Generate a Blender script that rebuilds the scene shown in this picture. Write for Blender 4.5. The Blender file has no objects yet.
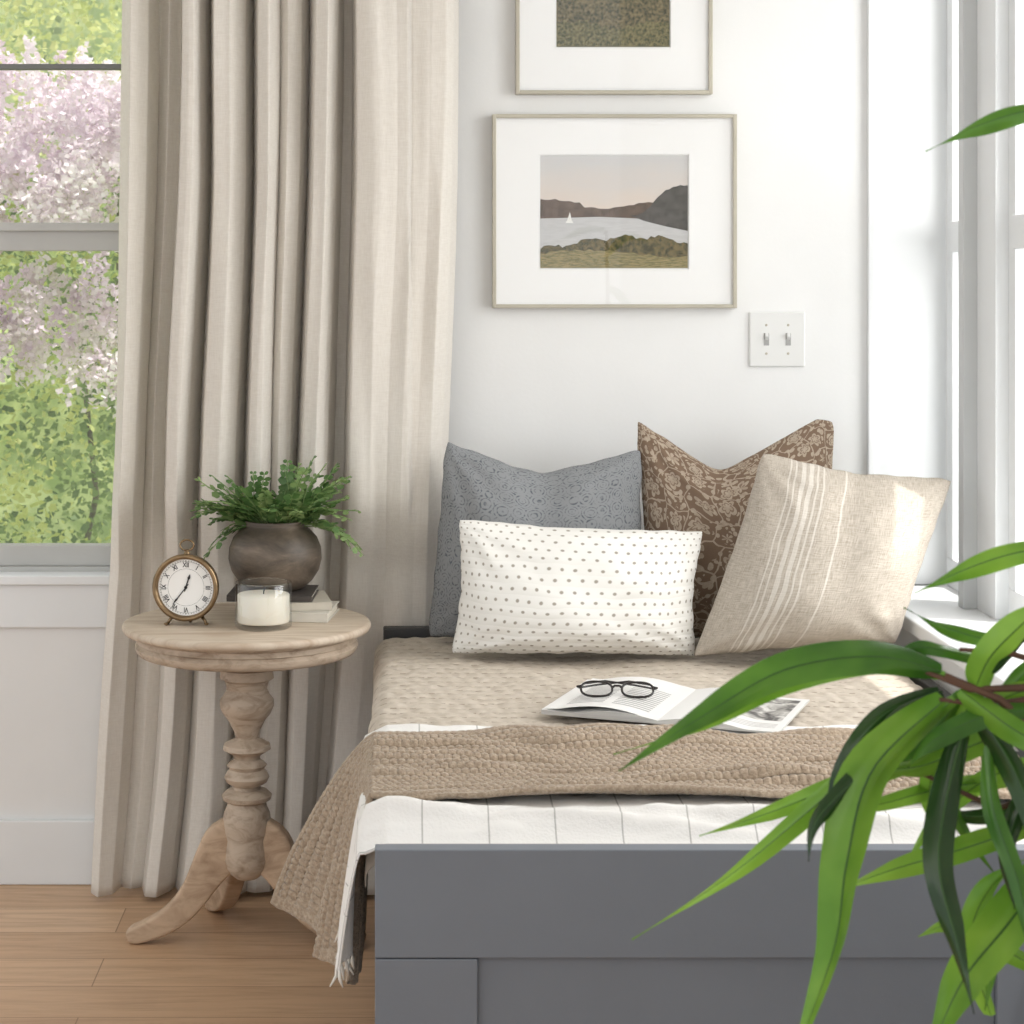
import bpy, math, random
from mathutils import Vector, Matrix, noise
random.seed(7)
sc=bpy.context.scene
COL=sc.collection
pi=math.pi

# ------------------------------------------------------------------ helpers
def lin(c):
    def f(x):
        x/=255.0
        return x/12.92 if x<=.04045 else ((x+.055)/1.055)**2.4
    return (f(c[0]),f(c[1]),f(c[2]),1)
def lerp(a,b,t): return a+(b-a)*t
def clamp(x,a=0.,b=1.): return max(a,min(b,x))
def sm(x): x=clamp(x); return x*x*(3-2*x)
def nz(x,y,z=0.): return noise.noise(Vector((x,y,z)))

def mk(name):
    m=bpy.data.materials.new(name); m.use_nodes=True
    nt=m.node_tree; b=nt.nodes['Principled BSDF']
    return m,nt,b
def nd(nt,t,ins=None,**props):
    n=nt.nodes.new(t)
    for k,v in props.items(): setattr(n,k,v)
    if ins:
        for k,v in ins.items(): si(nt,n.inputs[k],v)
    return n
def si(nt,sock,v):
    if isinstance(v,bpy.types.NodeSocket): nt.links.new(v,sock)
    else: sock.default_value=v
def mth(nt,op,a,b=0.,c=0.):
    n=nt.nodes.new('ShaderNodeMath'); n.operation=op
    si(nt,n.inputs[0],a); si(nt,n.inputs[1],b); si(nt,n.inputs[2],c)
    return n.outputs[0]
def mix(nt,f,a,b,blend='MIX'):
    n=nt.nodes.new('ShaderNodeMix'); n.data_type='RGBA'; n.blend_type=blend
    si(nt,n.inputs[0],f); si(nt,n.inputs[6],a); si(nt,n.inputs[7],b)
    return n.outputs[2]
def ramp(nt,f,stops,interp='LINEAR'):
    n=nt.nodes.new('ShaderNodeValToRGB'); n.color_ramp.interpolation=interp
    e=n.color_ramp.elements
    while len(e)<len(stops): e.new(.5)
    for i,(p,c) in enumerate(stops):
        e[i].position=p; e[i].color=c
    si(nt,n.inputs[0],f)
    return n.outputs[0]
def g1(v): return (v,v,v,1)
def bump(nt,b,h,strength=.3,dist=.01,prev=None):
    n=nd(nt,'ShaderNodeBump',{'Strength':strength,'Distance':dist,'Height':h})
    if prev is not None: nt.links.new(prev.outputs[0],n.inputs['Normal'])
    nt.links.new(n.outputs[0],b.inputs['Normal']); return n
def coord(nt,kind='Object',scale=(1,1,1)):
    tc=nt.nodes.new('ShaderNodeTexCoord')
    mp=nd(nt,'ShaderNodeMapping',{'Vector':tc.outputs[kind],'Scale':scale})
    return mp.outputs[0]
def noi(nt,vec,scale,detail=3.,rough=.5,dist=0.):
    return nd(nt,'ShaderNodeTexNoise',{'Vector':vec,'Scale':scale,'Detail':detail,'Roughness':rough,'Distortion':dist}).outputs[0]
def simple(name,col,rough=.5,metal=0.,var=.08,vscale=8.,bs=0.,bscale=60.,spec=None,col2=None,stretch=(1,1,1)):
    m,nt,b=mk(name)
    c=lin(col); v=coord(nt,'Object',stretch)
    c2=lin(col2) if col2 else tuple(x*(1-var*2) for x in c[:3])+(1,)
    f=noi(nt,v,vscale,4.)
    f=ramp(nt,f,[(.35,g1(0)),(.65,g1(1))])
    nt.links.new(mix(nt,f,c,c2),b.inputs['Base Color'])
    b.inputs['Roughness'].default_value=rough; b.inputs['Metallic'].default_value=metal
    if spec is not None: b.inputs['Specular IOR Level'].default_value=spec
    if bs>0: bump(nt,b,noi(nt,v,bscale,4.),bs,.004)
    return m
def glassy(name,tint=(1,1,1,1),gl=.05,fres=0.):
    m,nt,b=mk(name)
    nt.nodes.remove(b)
    out=[n for n in nt.nodes if n.type=='OUTPUT_MATERIAL'][0]
    t=nd(nt,'ShaderNodeBsdfTransparent',{'Color':tint})
    g=nd(nt,'ShaderNodeBsdfGlossy',{'Roughness':.02})
    if fres>0:
        lw=nd(nt,'ShaderNodeLayerWeight',{'Blend':.25})
        f=mth(nt,'MULTIPLY_ADD',lw.outputs['Facing'],fres,gl)
    else: f=gl
    mx=nd(nt,'ShaderNodeMixShader',{0:f,1:t.outputs[0],2:g.outputs[0]})
    nt.links.new(mx.outputs[0],out.inputs[0]); return m
def leafmat(name,col,col2,tr=.35,rough=.4,vscale=10.):
    m,nt,b=mk(name)
    v=coord(nt); f=noi(nt,v,vscale,3.)
    f=ramp(nt,f,[(.35,g1(0)),(.65,g1(1))])
    c=mix(nt,f,lin(col),lin(col2)); nt.links.new(c,b.inputs['Base Color'])
    b.inputs['Roughness'].default_value=rough
    out=[n for n in nt.nodes if n.type=='OUTPUT_MATERIAL'][0]
    t=nd(nt,'ShaderNodeBsdfTranslucent',{'Color':c})
    mx=nd(nt,'ShaderNodeMixShader',{0:tr,1:b.outputs[0],2:t.outputs[0]})
    nt.links.new(mx.outputs[0],out.inputs[0]); return m

class G:
    def __init__(s): s.v=[];s.f=[];s.mi=[];s.uv=[]
    def add(s,vs,fs,mi=0,M=None,uvs=None):
        o=len(s.v)
        if M is not None: vs=[tuple(M@Vector(p)) for p in vs]
        s.v+= [tuple(p) for p in vs]; s.f+=[tuple(i+o for i in f) for f in fs]; s.mi+=[mi]*len(fs)
        s.uv+= uvs if uvs else [(0,0)]*len(vs)
        return s
    def box(s,x0,x1,y0,y1,z0,z1,mi=0,M=None):
        vs=[(x,y,z) for z in(z0,z1) for y in(y0,y1) for x in(x0,x1)]
        fs=[(0,2,3,1),(4,5,7,6),(0,1,5,4),(2,6,7,3),(0,4,6,2),(1,3,7,5)]
        return s.add(vs,fs,mi,M)
    def lathe(s,prof,seg=48,mi=0,M=None,cap=True):
        vs=[];fs=[];n=len(prof)
        for r,z in prof:
            for k in range(seg):
                a=2*pi*k/seg; vs.append((r*math.cos(a),r*math.sin(a),z))
        for i in range(n-1):
            for k in range(seg):
                k2=(k+1)%seg
                fs.append((i*seg+k,i*seg+k2,(i+1)*seg+k2,(i+1)*seg+k))
        if cap:
            if prof[0][0]>1e-4: fs.append(tuple(reversed(range(seg))))
            if prof[-1][0]>1e-4: fs.append(tuple((n-1)*seg+k for k in range(seg)))
        return s.add(vs,fs,mi,M)
    def tube(s,pts,rad,seg=8,mi=0,closed=False,M=None,sq=(1,1)):
        pts=[Vector(p) for p in pts]; n=len(pts)
        if not hasattr(rad,'__len__'): rad=[rad]*n
        vs=[];fs=[];ref=None
        for i in range(n):
            if closed: t=pts[(i+1)%n]-pts[i-1]
            else: t=pts[min(i+1,n-1)]-pts[max(i-1,0)]
            t.normalize()
            if ref is None:
                ref=Vector((0,0,1)) if abs(t.z)<.9 else Vector((1,0,0))
            ref=(ref-t*ref.dot(t)).normalized(); b=t.cross(ref)
            for k in range(seg):
                a=2*pi*k/seg
                vs.append(pts[i]+(ref*math.cos(a)*sq[0]+b*math.sin(a)*sq[1])*rad[i])
        m=n if closed else n-1
        for i in range(m):
            j=(i+1)%n
            for k in range(seg):
                k2=(k+1)%seg
                fs.append((i*seg+k,i*seg+k2,j*seg+k2,j*seg+k))
        if not closed:
            fs.append(tuple(reversed(range(seg)))); fs.append(tuple((n-1)*seg+k for k in range(seg)))
        return s.add(vs,fs,mi,M)
    def grid(s,fn,nu,nv,mi=0,M=None,flip=False):
        vs=[];uv=[];fs=[]
        for j in range(nv+1):
            for i in range(nu+1):
                u=i/nu;v=j/nv; vs.append(fn(u,v)); uv.append((u,v))
        for j in range(nv):
            for i in range(nu):
                a=j*(nu+1)+i; f=(a,a+1,a+nu+2,a+nu+1)
                fs.append(f[::-1] if flip else f)
        return s.add(vs,fs,mi,M,uv)
    def obj(s,name,mats,parent=None,smooth=True,label=None,cat=None,group=None,kind=None,bevel=0.,solid=0.,origin=None,autos=None):
        if not isinstance(mats,(list,tuple)): mats=[mats]
        me=bpy.data.meshes.new(name)
        if parent is not None: o0=Vector((0,0,0))
        elif origin is not None: o0=Vector(origin)
        else:
            xs=[p[0] for p in s.v];ys=[p[1] for p in s.v];zs=[p[2] for p in s.v]
            o0=Vector(((min(xs)+max(xs))/2,(min(ys)+max(ys))/2,min(zs)))
        me.from_pydata([(p[0]-o0.x,p[1]-o0.y,p[2]-o0.z) for p in s.v],[],s.f)
        for m in mats: me.materials.append(m)
        me.polygons.foreach_set('material_index',s.mi)
        me.polygons.foreach_set('use_smooth',[smooth]*len(s.f))
        ul=me.uv_layers.new(name='UVMap')
        li=[0]*len(me.loops); me.loops.foreach_get('vertex_index',li)
        flat=[]
        for i in li: flat+=s.uv[i]
        ul.data.foreach_set('uv',flat)
        me.update()
        o=bpy.data.objects.new(name,me); COL.objects.link(o)
        if parent is not None:
            o.parent=parent; o.matrix_parent_inverse=Matrix.Translation(-parent.location)
        else: o.location=o0
        if smooth and autos:
            try: me.set_sharp_from_angle(angle=math.radians(autos))
            except Exception: pass
        if bevel>0:
            b=o.modifiers.new('b','BEVEL'); b.width=bevel; b.segments=2; b.limit_method='ANGLE'; b.angle_limit=math.radians(40)
        if solid>0:
            b=o.modifiers.new('s','SOLIDIFY'); b.thickness=solid; b.offset=0
        tag(o,label,cat,group,kind); return o
def tag(o,label=None,cat=None,group=None,kind=None):
    if label:o['label']=label
    if cat:o['category']=cat
    if group:o['group']=group
    if kind:o['kind']=kind
def empty(name,loc,label,cat,group=None):
    e=bpy.data.objects.new(name,None); e.location=loc; e.empty_display_size=.05; COL.objects.link(e)
    tag(e,label,cat,group); return e
T=Matrix.Translation
def R(a,ax): return Matrix.Rotation(a,4,ax)

# ------------------------------------------------------------------ materials
M_wall=simple('wall_paint',(235,235,234),.85,var=.01,bs=.05,bscale=120)
M_trim=simple('trim_paint',(233,235,236),.45,var=.01)
M_sash=simple('backlit_sash_paint',(194,194,191),.45,var=.03)  # white frame seen against daylight, its shade put into the grey
M_glass=glassy('window_glass',gl=.03)
M_pglass=glassy('picture_glass',gl=.035)

def floor_mat():
    m,nt,b=mk('oak_planks')
    v=coord(nt)
    br=nd(nt,'ShaderNodeTexBrick',{'Vector':v,'Color1':g1(.1),'Color2':g1(.9),'Mortar':g1(0),'Scale':1.,'Mortar Size':.0013,'Mortar Smooth':.3,'Brick Width':1.5,'Row Height':.15},offset=.37)
    gr=noi(nt,coord(nt,'Object',(1.2,14,1)),3.,6.,.65,.6)
    gr2=noi(nt,coord(nt,'Object',(2,60,1)),5.,4.,.6)
    base=ramp(nt,br.outputs[0],[(0,lin((180,140,106))),(.5,lin((202,164,128))),(1,lin((220,186,152)))])
    c=mix(nt,mth(nt,'MULTIPLY',ramp(nt,gr,[(.42,g1(0)),(.66,g1(1))]),.65),base,lin((154,112,78)))
    c=mix(nt,mth(nt,'MULTIPLY',gr2,.4),c,lin((232,204,172)))
    c=mix(nt,mth(nt,'MULTIPLY',br.outputs[1],.6),c,lin((120,86,60)))
    nt.links.new(c,b.inputs['Base Color']); b.inputs['Roughness'].default_value=.42
    bump(nt,b,mth(nt,'SUBTRACT',gr2,mth(nt,'MULTIPLY',br.outputs[1],2.)),.12,.003)
    return m
M_floor=floor_mat()

def wood_mat(name,c1,c2,sc_=(3,3,30),rough=.6):
    m,nt,b=mk(name)
    n=noi(nt,coord(nt,'Object',sc_),2.2,6.,.6,.8)
    n2=noi(nt,coord(nt,'Object',(1,1,1)),5.,3.)
    c=ramp(nt,n,[(.3,lin(c2)),(.55,lin(c1)),(.8,tuple(min(1,x*1.12) for x in lin(c1)[:3])+(1,))])
    c=mix(nt,mth(nt,'MULTIPLY',n2,.3),c,lin(c2))
    nt.links.new(c,b.inputs['Base Color']); b.inputs['Roughness'].default_value=rough
    bump(nt,b,n,.2,.003); return m
M_ttop=wood_mat('limed_wood_top',(210,196,178),(180,158,136),(3,26,3))
M_tcol=wood_mat('weathered_wood_column',(194,177,158),(146,126,106),(10,10,22))
M_tleg=wood_mat('natural_wood_leg',(200,174,147),(156,129,104),(6,6,14))

def curtain_mat():
    m,nt,b=mk('curtain_linen')
    v=coord(nt)
    w1=noi(nt,coord(nt,'Object',(1,1,.12)),420.,2.)
    w2=noi(nt,coord(nt,'Object',(.12,.12,1)),420.,2.)
    w=mth(nt,'MULTIPLY',mth(nt,'ADD',w1,w2),.5)
    c=ramp(nt,w,[(.35,lin((234,228,219))),(.65,lin((243,238,230)))])
    nt.links.new(c,b.inputs['Base Color']); b.inputs['Roughness'].default_value=.95
    b.inputs['Sheen Weight'].default_value=.2; b.inputs['Specular IOR Level'].default_value=.1
    bump(nt,b,w,.1,.002)
    out=[n for n in nt.nodes if n.type=='OUTPUT_MATERIAL'][0]
    t=nd(nt,'ShaderNodeBsdfTranslucent',{'Color':c})
    mx=nd(nt,'ShaderNodeMixShader',{0:.25,1:b.outputs[0],2:t.outputs[0]})
    nt.links.new(mx.outputs[0],out.inputs[0]); return m
M_curt=curtain_mat()
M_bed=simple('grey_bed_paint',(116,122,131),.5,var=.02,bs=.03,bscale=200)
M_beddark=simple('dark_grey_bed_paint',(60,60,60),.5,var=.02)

# ------------------------------------------------------------------ room
WY=4.22
g=G()
wx0,wx1,wz0,wz1=-1.62,-.42,.64,2.2
g.box(-3.0,wx0,WY,WY+.14,0,2.6); g.box(wx1,1.32,WY,WY+.14,0,2.6)
g.box(wx0,wx1,WY,WY+.14,0,wz0); g.box(wx0,wx1,WY,WY+.14,wz1,2.6)
g.obj('wall_back',M_wall,smooth=False,kind='structure',label='white painted wall with window opening',cat='wall',origin=(0,WY,0))
g=G()
g.box(.99,1.3,-.6,WY,0,.60); g.box(1.15,1.3,-.6,2.45,.60,2.6); g.box(.99,1.15,-.6,2.45,.60,2.6)
g.box(.99,1.3,2.45,WY,2.15,2.6)
g.obj('wall_right',M_wall,smooth=False,kind='structure',label='white wall with deep window recess',cat='wall',origin=(1.1,2,0))
G().box(-3.0,1.32,-.6,WY+.14,-.06,0).obj('floor',M_floor,smooth=False,kind='structure',label='warm oak plank floor',cat='floor',origin=(0,0,0))
G().box(-3.0,1.32,-.6,WY+.14,2.6,2.66).obj('ceiling',M_wall,smooth=False,kind='structure',label='white ceiling',cat='ceiling')
g=G(); g.box(-3.0,.99,WY-.016,WY,0,.135)
g.obj('baseboard_back',M_trim,smooth=False,kind='structure',label='white painted baseboard',cat='baseboard',bevel=.003)
g=G(); g.box(wx0-.06,wx1-.02,WY-.028,WY+.06,.632,.652); g.box(wx0-.04,wx1-.03,WY-.014,WY,.54,.632)
g.obj('trim_1',M_trim,smooth=False,kind='structure',label='white window sill and apron board',cat='trim',bevel=.003)
w1=G()
y0,y1=WY+.045,WY+.085
w1.box(wx0,wx0+.05,y0-.01,y1+.02,.64,2.2); w1.box(wx1-.05,wx1,y0-.01,y1+.02,.64,2.2)
w1.box(wx0+.05,wx1-.05,y0-.01,y1+.02,2.15,2.2); w1.box(wx0+.05,wx1-.05,y0-.01,y1+.02,.64,.662)
w1.box(wx0+.05,wx1-.05,y0,y1,.662,.706)
w1.box(wx0+.05,wx1-.05,y0-.005,y1,1.334,1.388); w1.box(wx0+.05,wx1-.05,y0-.018,y0-.005,1.376,1.394)
w1.box(wx0+.05,wx1-.05,y0+.008,y1-.008,1.722,1.734,1)
for xx in (wx0+.05,wx1-.09): w1.box(xx,xx+.04,y0+.002,y1-.002,.706,2.15)
W1=w1.obj('window_1',[M_sash,simple('backlit_muntin',(120,122,120),.5,var=.02)],smooth=False,kind='structure',label='double-hung sash window, white frame coloured grey as backlit',cat='window',bevel=.002,origin=(-1.0,WY+.06,.64))  # muntin's darker grey is backlit shade put into its colour
gp=G(); gp.box(wx0+.05,wx1-.05,y0+.018,y0+.021,.70,2.15)
gp.obj('window_pane',M_glass,parent=W1,smooth=False)
g=G(); g.box(.985,1.0,WY-.014,WY,.63,2.15); g.box(1.0,1.15,WY-.006,WY,.63,2.15)
g.obj('trim_2',M_trim,smooth=False,kind='structure',label='white painted window jamb and casing',cat='trim',bevel=.002)
g=G(); g.box(.965,1.16,2.45,WY-.014,.602,.63)
g.obj('trim_3',M_trim,smooth=False,kind='structure',label='deep white window sill',cat='trim',bevel=.004)
w=G(); X=1.15
w.box(X,X+.05,2.45,WY-.01,2.09,2.15); w.box(X,X+.05,2.45,WY-.01,.63,.69)
for ya,yb in ((4.165,4.205),(3.94,3.965),(3.74,3.78),(3.20,3.24),(3.14,3.19),(2.45,2.52)): w.box(X,X+.045,ya,yb,.69,2.09)
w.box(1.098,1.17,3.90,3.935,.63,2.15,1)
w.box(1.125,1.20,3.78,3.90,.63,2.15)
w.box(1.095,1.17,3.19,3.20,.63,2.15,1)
for ya,yb in ((3.965,4.165),(3.24,3.74),(2.52,3.14)):
    w.box(X-.006,X+.045,ya,yb,1.33,1.394)
W2=w.obj('window_2',[M_trim,simple('shaded_mullion_paint',(198,200,200),.5,var=.01)],smooth=False,kind='structure',label='white double-hung windows in a deep recess',cat='window',bevel=.002,origin=(1.17,3.3,.63))  # mullion paint is the white trim with shade put into the colour
gp=G(); gp.box(X+.02,X+.023,3.94,4.18,.68,2.1); gp.box(X+.02,X+.023,2.5,3.78,.68,2.1)
o=gp.obj('window_pane',M_glass,parent=W2,smooth=False)

# ------------------------------------------------------------------ outside
M_lawn=simple('lawn_grass',(180,196,138),.9,var=.15,vscale=3.)
G().box(-16,16,WY+.16,22,-.5,-.45).obj('lawn',M_lawn,smooth=False,kind='structure',label='bright green garden lawn',cat='lawn',origin=(0,10,-.5))
M_lf1=leafmat('lilac_leaf',(166,184,126),(102,124,78),.4,.6,3.)
M_lf2=leafmat('spring_leaf',(228,230,160),(196,204,124),.45,.6,2.)
M_fl=leafmat('lilac_blossom',(250,240,246),(228,210,222),.3,.7,5.)
M_fl2=leafmat('pale_blossom',(255,250,252),(244,232,239),.3,.7,5.)
M_bark=simple('bark',(128,122,100),.9,var=.2,vscale=20,bs=.4)
def leafquad(g,p,s,mi,rnd):
    a=Vector((rnd.uniform(-1,1),rnd.uniform(-1,1),rnd.uniform(-.7,.7))).normalized()
    b=a.cross(Vector((rnd.uniform(-1,1),rnd.uniform(-1,1),rnd.uniform(-1,1)))).normalized()
    w=s*.38
    g.add([p,p+a*s*.45+b*w,p+a*s,p+a*s*.45-b*w],[(0,1,2,3)],mi)
rnd=random.Random(3)
g=G()
for i in range(46000):
    x=rnd.uniform(-2.6,-.4); y=rnd.uniform(5.7,6.8); z=rnd.uniform(-.45,2.7)
    if nz(x*3,y*3,z*3)<-.25: continue
    leafquad(g,Vector((x,y,z)),rnd.uniform(.016,.038),1 if z>1.75 and rnd.random()<.85 else (1 if nz(x*4,y*4,z*4+9)>.10 else 0),rnd)
LB=empty('lilac_bush',(-1.5,6.3,-.45),'lilac bush with pale pink blossom panicles and fresh green leaves','bush')
o=g.obj('foliage',[M_lf1,M_lf2],parent=LB,smooth=False); o['kind']='stuff'
g=G()
for i in range(820):
    x=rnd.uniform(-2.4,-.6); z=rnd.uniform(1.32,1.82) if rnd.random()<.62 else rnd.uniform(.80,1.35); y=rnd.uniform(5.4,5.9)
    if z<1.35 and nz(x*3.0,3.3,z*3.0)<-.05 : continue
    if z>=1.35 and nz(x*3.0,3.3,z*3.0)<-.38 : continue
    L=rnd.uniform(.10,.17); d=Vector((rnd.uniform(-.6,.6),rnd.uniform(-.5,.2),1)).normalized(); W=L*.42
    c0=Vector((x,y,z)); mi=rnd.choice((0,1))
    side=d.cross(Vector((0,1,0))).normalized(); s2=d.cross(side)
    for k in range(75):
        t=rnd.random(); r=W*(1-t*.85)*math.sqrt(rnd.uniform(.3,1)); a=rnd.uniform(0,2*pi)
        leafquad(g,c0+d*L*t+side*r*math.cos(a)+s2*r*math.sin(a),.022,mi,rnd)
o=g.obj('blossoms',[M_fl,M_fl2],parent=LB,smooth=False); o['kind']='stuff'
g=G()
for i in range(12):
    x=rnd.uniform(-2.6,-.3); p=[Vector((x+rnd.uniform(-.1,.1)*k*.5,6.75+rnd.uniform(-.05,.05),-.45+k*.5)) for k in range(6)]
    g.tube(p,[.016,.012,.010,.008,.006,.004],6)
g.obj('branches',M_bark,parent=LB)
g=G()
def hedge(u,v):
    x=lerp(-9,4,u); z=lerp(-.5,5.5,v)
    return (x,9.5+1.1*noise.fractal(Vector((x*.8,1,z*.8)),1.,2.,5),z)
g.grid(hedge,110,60)
g.obj('tree_line',leafmat('hedge_leaf',(220,226,168),(156,174,114),.2,.8,6.),smooth=False,kind='stuff',label='pale green row of spring trees beyond the window',cat='trees')

# ------------------------------------------------------------------ curtain
prof=[(122,.5),(134,.08),(148,.3),(154,.95),(165,.78),(176,.95),(184,.12),(195,0),(205,.5),(209,.9),(218,.12),(234,.0),(247,.3),(252,.9),(261,.12),(271,0),(280,.5),(288,.35),(300,.45),(307,.9),(316,.12),(328,0),(337,.4),(342,1),(351,.95),(358,.1),(378,.0),(398,.10),(414,.04),(430,.06),(442,.0),(452,.3),(458,.7)]
prof=[((a-400)/490.,b) for a,b in prof]
def curt(u,v):
    n=len(prof)-1; t=u*n; i=min(int(t),n-1); f=t-i; f=f*f*(3-2*f)*.75+f*.25
    x=lerp(prof[i][0],prof[i+1][0],f); d=lerp(prof[i][1],prof[i+1][1],f)
    z=lerp(.012,2.3,v)
    xl,xr=-.567,.118
    q=(x-xl)/(xr-xl)
    low=clamp((1.5-z)/1.5)
    nxl=xl-.012*clamp((2.-z)/1.)-.056*low**1.6; nxr=xr-.01*low-.06*low**1.6
    x=lerp(nxl,nxr,q)+.009*nz(q*6,z*1.4,2.)*(1+low)+.028*nz(q*2.5,z*.9,7.)*low
    fr=lerp(4.10,4.030,clamp((z-.68)/.14))
    if x>.02: fr=max(fr,4.05)
    bk=4.180
    d=clamp(d+.13*nz(q*7,z*1.4,5.)+.05*nz(q*20,z*2.5,1.))
    y=lerp(fr,bk,d)+.004*nz(q*14,z*5,3.)
    if z<.25: y-=.03*sm((.25-z)/.25)*(1-q)*.9
    return (x,y,z)
g=G().grid(curt,32*9,110,flip=True)
g.obj('curtain',M_curt,label='long pleated oatmeal linen curtain beside the window',cat='curtain',solid=.002)
g=G(); g.tube([(-1.75,4.13,2.33),(.16,4.13,2.33)],.012,16); 
g.lathe([(0.001,0),(.02,.01),(.025,.025),(.02,.04),(.001,.05)],16,M=T((.155,4.13,2.33))@R(pi/2,'Y'))
for x in (-1.6,.13): g.box(x-.006,x+.006,4.13,4.22,2.322,2.338)
g.obj('curtain_rod',simple('brushed_metal',(140,130,115),.35,.9),label='slim metal curtain rod above the window',cat='curtain rod')

# ------------------------------------------------------------------ pictures
M_frame=simple('champagne_metal_frame',(188,182,166),.4,.3,var=.05)
M_mat=simple('white_mat_board',(243,243,242),.9,var=.003)
def grad_mat(name,c1,c2):
    m,nt,b=mk(name); tc=nt.nodes.new('ShaderNodeTexCoord'); s=nd(nt,'ShaderNodeSeparateXYZ',{0:tc.outputs['Generated']})
    f=mth(nt,'ADD',s.outputs[2],mth(nt,'MULTIPLY_ADD',noi(nt,coord(nt,'Object',(1,1,4)),12.,4.),.4,-.2))
    nt.links.new(ramp(nt,f,[(.4,lin(c1)),(.95,lin(c2))]),b.inputs['Base Color']); b.inputs['Roughness'].default_value=.8
    return m
P_sky=grad_mat('print_sky',(222,206,192),(202,201,200))
P_hill=simple('print_hills',(108,90,78),.8,vscale=80,col2=(84,70,58))
P_water=simple('print_water',(198,198,198),.8,var=.05,vscale=40,stretch=(1,1,8))
P_bluff=simple('print_bluff',(88,84,82),.8,vscale=70,col2=(66,66,60))
P_marsh=simple('print_marsh',(116,102,66),.8,vscale=130,col2=(58,60,38))
P_grass=simple('print_grass',(158,142,100),.8,vscale=80,col2=(106,104,66),stretch=(1,1,6))
P_white=simple('print_white',(245,245,240),.8)
P_wood1=simple('print_woodland',(58,60,40),.8,vscale=150,col2=(128,116,86))
P_wood2=simple('print_undergrowth',(130,122,86),.8,vscale=160,col2=(64,68,42))
def poly(g,pts,mi,x0,x1,z0,z1,y):
    vs=[(lerp(x0,x1,a),y-mi*.00025,lerp(z0,z1,b)) for a,b in pts]
    g.add(vs,[tuple(range(len(vs)))],mi)
def frame(x0,x1,z0,z1,ix0,ix1,iz0,iz1,label,kind):
    e=empty('picture_frame',((x0+x1)/2,WY,z0),label,'framed picture','framed landscape pictures on the wall')
    fw=.008; ya=WY-.026
    g=G(); g.box(x0,x0+fw,ya,WY-.002,z0,z1); g.box(x1-fw,x1,ya,WY-.002,z0,z1); g.box(x0+fw,x1-fw,ya,WY-.002,z0,z0+fw); g.box(x0+fw,x1-fw,ya,WY-.002,z1-fw,z1)
    g.obj('frame_rim',M_frame,parent=e,smooth=False,bevel=.001)
    g=G(); yb=WY-.018
    b=.002
    g.box(x0+fw,ix0-b,yb,yb+.004,z0+fw,z1-fw); g.box(ix1+b,x1-fw,yb,yb+.004,z0+fw,z1-fw)
    g.box(ix0-b,ix1+b,yb,yb+.004,z0+fw,iz0-b); g.box(ix0-b,ix1+b,yb,yb+.004,iz1+b,z1-fw)
    g.box(x0+fw,x1-fw,yb+.004,WY-.003,z0+fw,z1-fw)
    g.obj('mat_board',M_mat,parent=e,smooth=False)
    g=G(); y=yb+.0035
    rr=random.Random(5)
    def jag(a,b,fa,n,amp): return [(lerp(a,b,i/n),fa(lerp(a,b,i/n))+rr.uniform(-amp,amp)) for i in range(n+1)]
    if kind=='lake':
        poly(g,[(0,0),(1,0),(1,1),(0,1)],0,ix0,ix1,iz0,iz1,y)
        poly(g,[(0,.43),(1,.43)]+jag(1,0,lambda t:.555+.025*math.sin(t*9+1)+.03*(t<.3),30,.008),1,ix0,ix1,iz0,iz1,y)
        poly(g,[(0,.1),(1,.1),(1,.42),(.66,.44),(.4,.455),(0,.44)],2,ix0,ix1,iz0,iz1,y)
        poly(g,[(.70,.42),(.85,.37),(1,.33)]+jag(1,.60,lambda t:.455+.30*clamp((t-.62)/.36)**.9-.03*math.sin(t*20),16,.010),3,ix0,ix1,iz0,iz1,y)
        poly(g,[(0,.0),(1,.0)]+jag(1,0,lambda t:.21+.07*math.sin(t*3.4-.6)+.02*math.sin(t*25),40,.012),4,ix0,ix1,iz0,iz1,y)
        poly(g,[(0,.0),(1,.0)]+jag(1,0,lambda t:.13+.03*math.sin(t*5),30,.01),5,ix0,ix1,iz0,iz1,y)
        poly(g,[(.18,.415),(.215,.415),(.20,.50)],6,ix0,ix1,iz0,iz1,y)
        poly(g,[(.17,.40),(.225,.40),(.22,.415),(.175,.415)],6,ix0,ix1,iz0,iz1,y)
        mats=[P_sky,P_hill,P_water,P_bluff,P_marsh,P_grass,P_white]
    else:
        poly(g,[(0,0),(1,0),(1,1),(0,1)],0,ix0,ix1,iz0,iz1,y)
        poly(g,[(0,0),(1,0)]+jag(1,0,lambda t:.66+.08*math.sin(t*7),40,.02),1,ix0,ix1,iz0,iz1,y)
        poly(g,[(0,0),(1,0)]+jag(1,0,lambda t:.16+.03*math.sin(t*9),30,.02),2,ix0,ix1,iz0,iz1,y)
        mats=[P_sky,P_wood1,P_wood2]
    g.obj('landscape_print',mats,parent=e,smooth=False,label='landscape print of a lake with hills and a sailboat' if kind=='lake' else 'landscape print of dark green woodland')
    G().box(x0+fw,x1-fw,yb-.004,yb-.002,z0+fw,z1-fw).obj('glass_pane',M_pglass,parent=e,smooth=False)
frame(.194,.707,1.213,1.62,.295,.605,1.297,1.534,'thin champagne frame with lake landscape print and white mat','lake')
frame(.243,.656,1.662,2.16,.329,.567,1.762,2.06,'thin champagne frame with woodland landscape print hung above another','wood')

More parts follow.
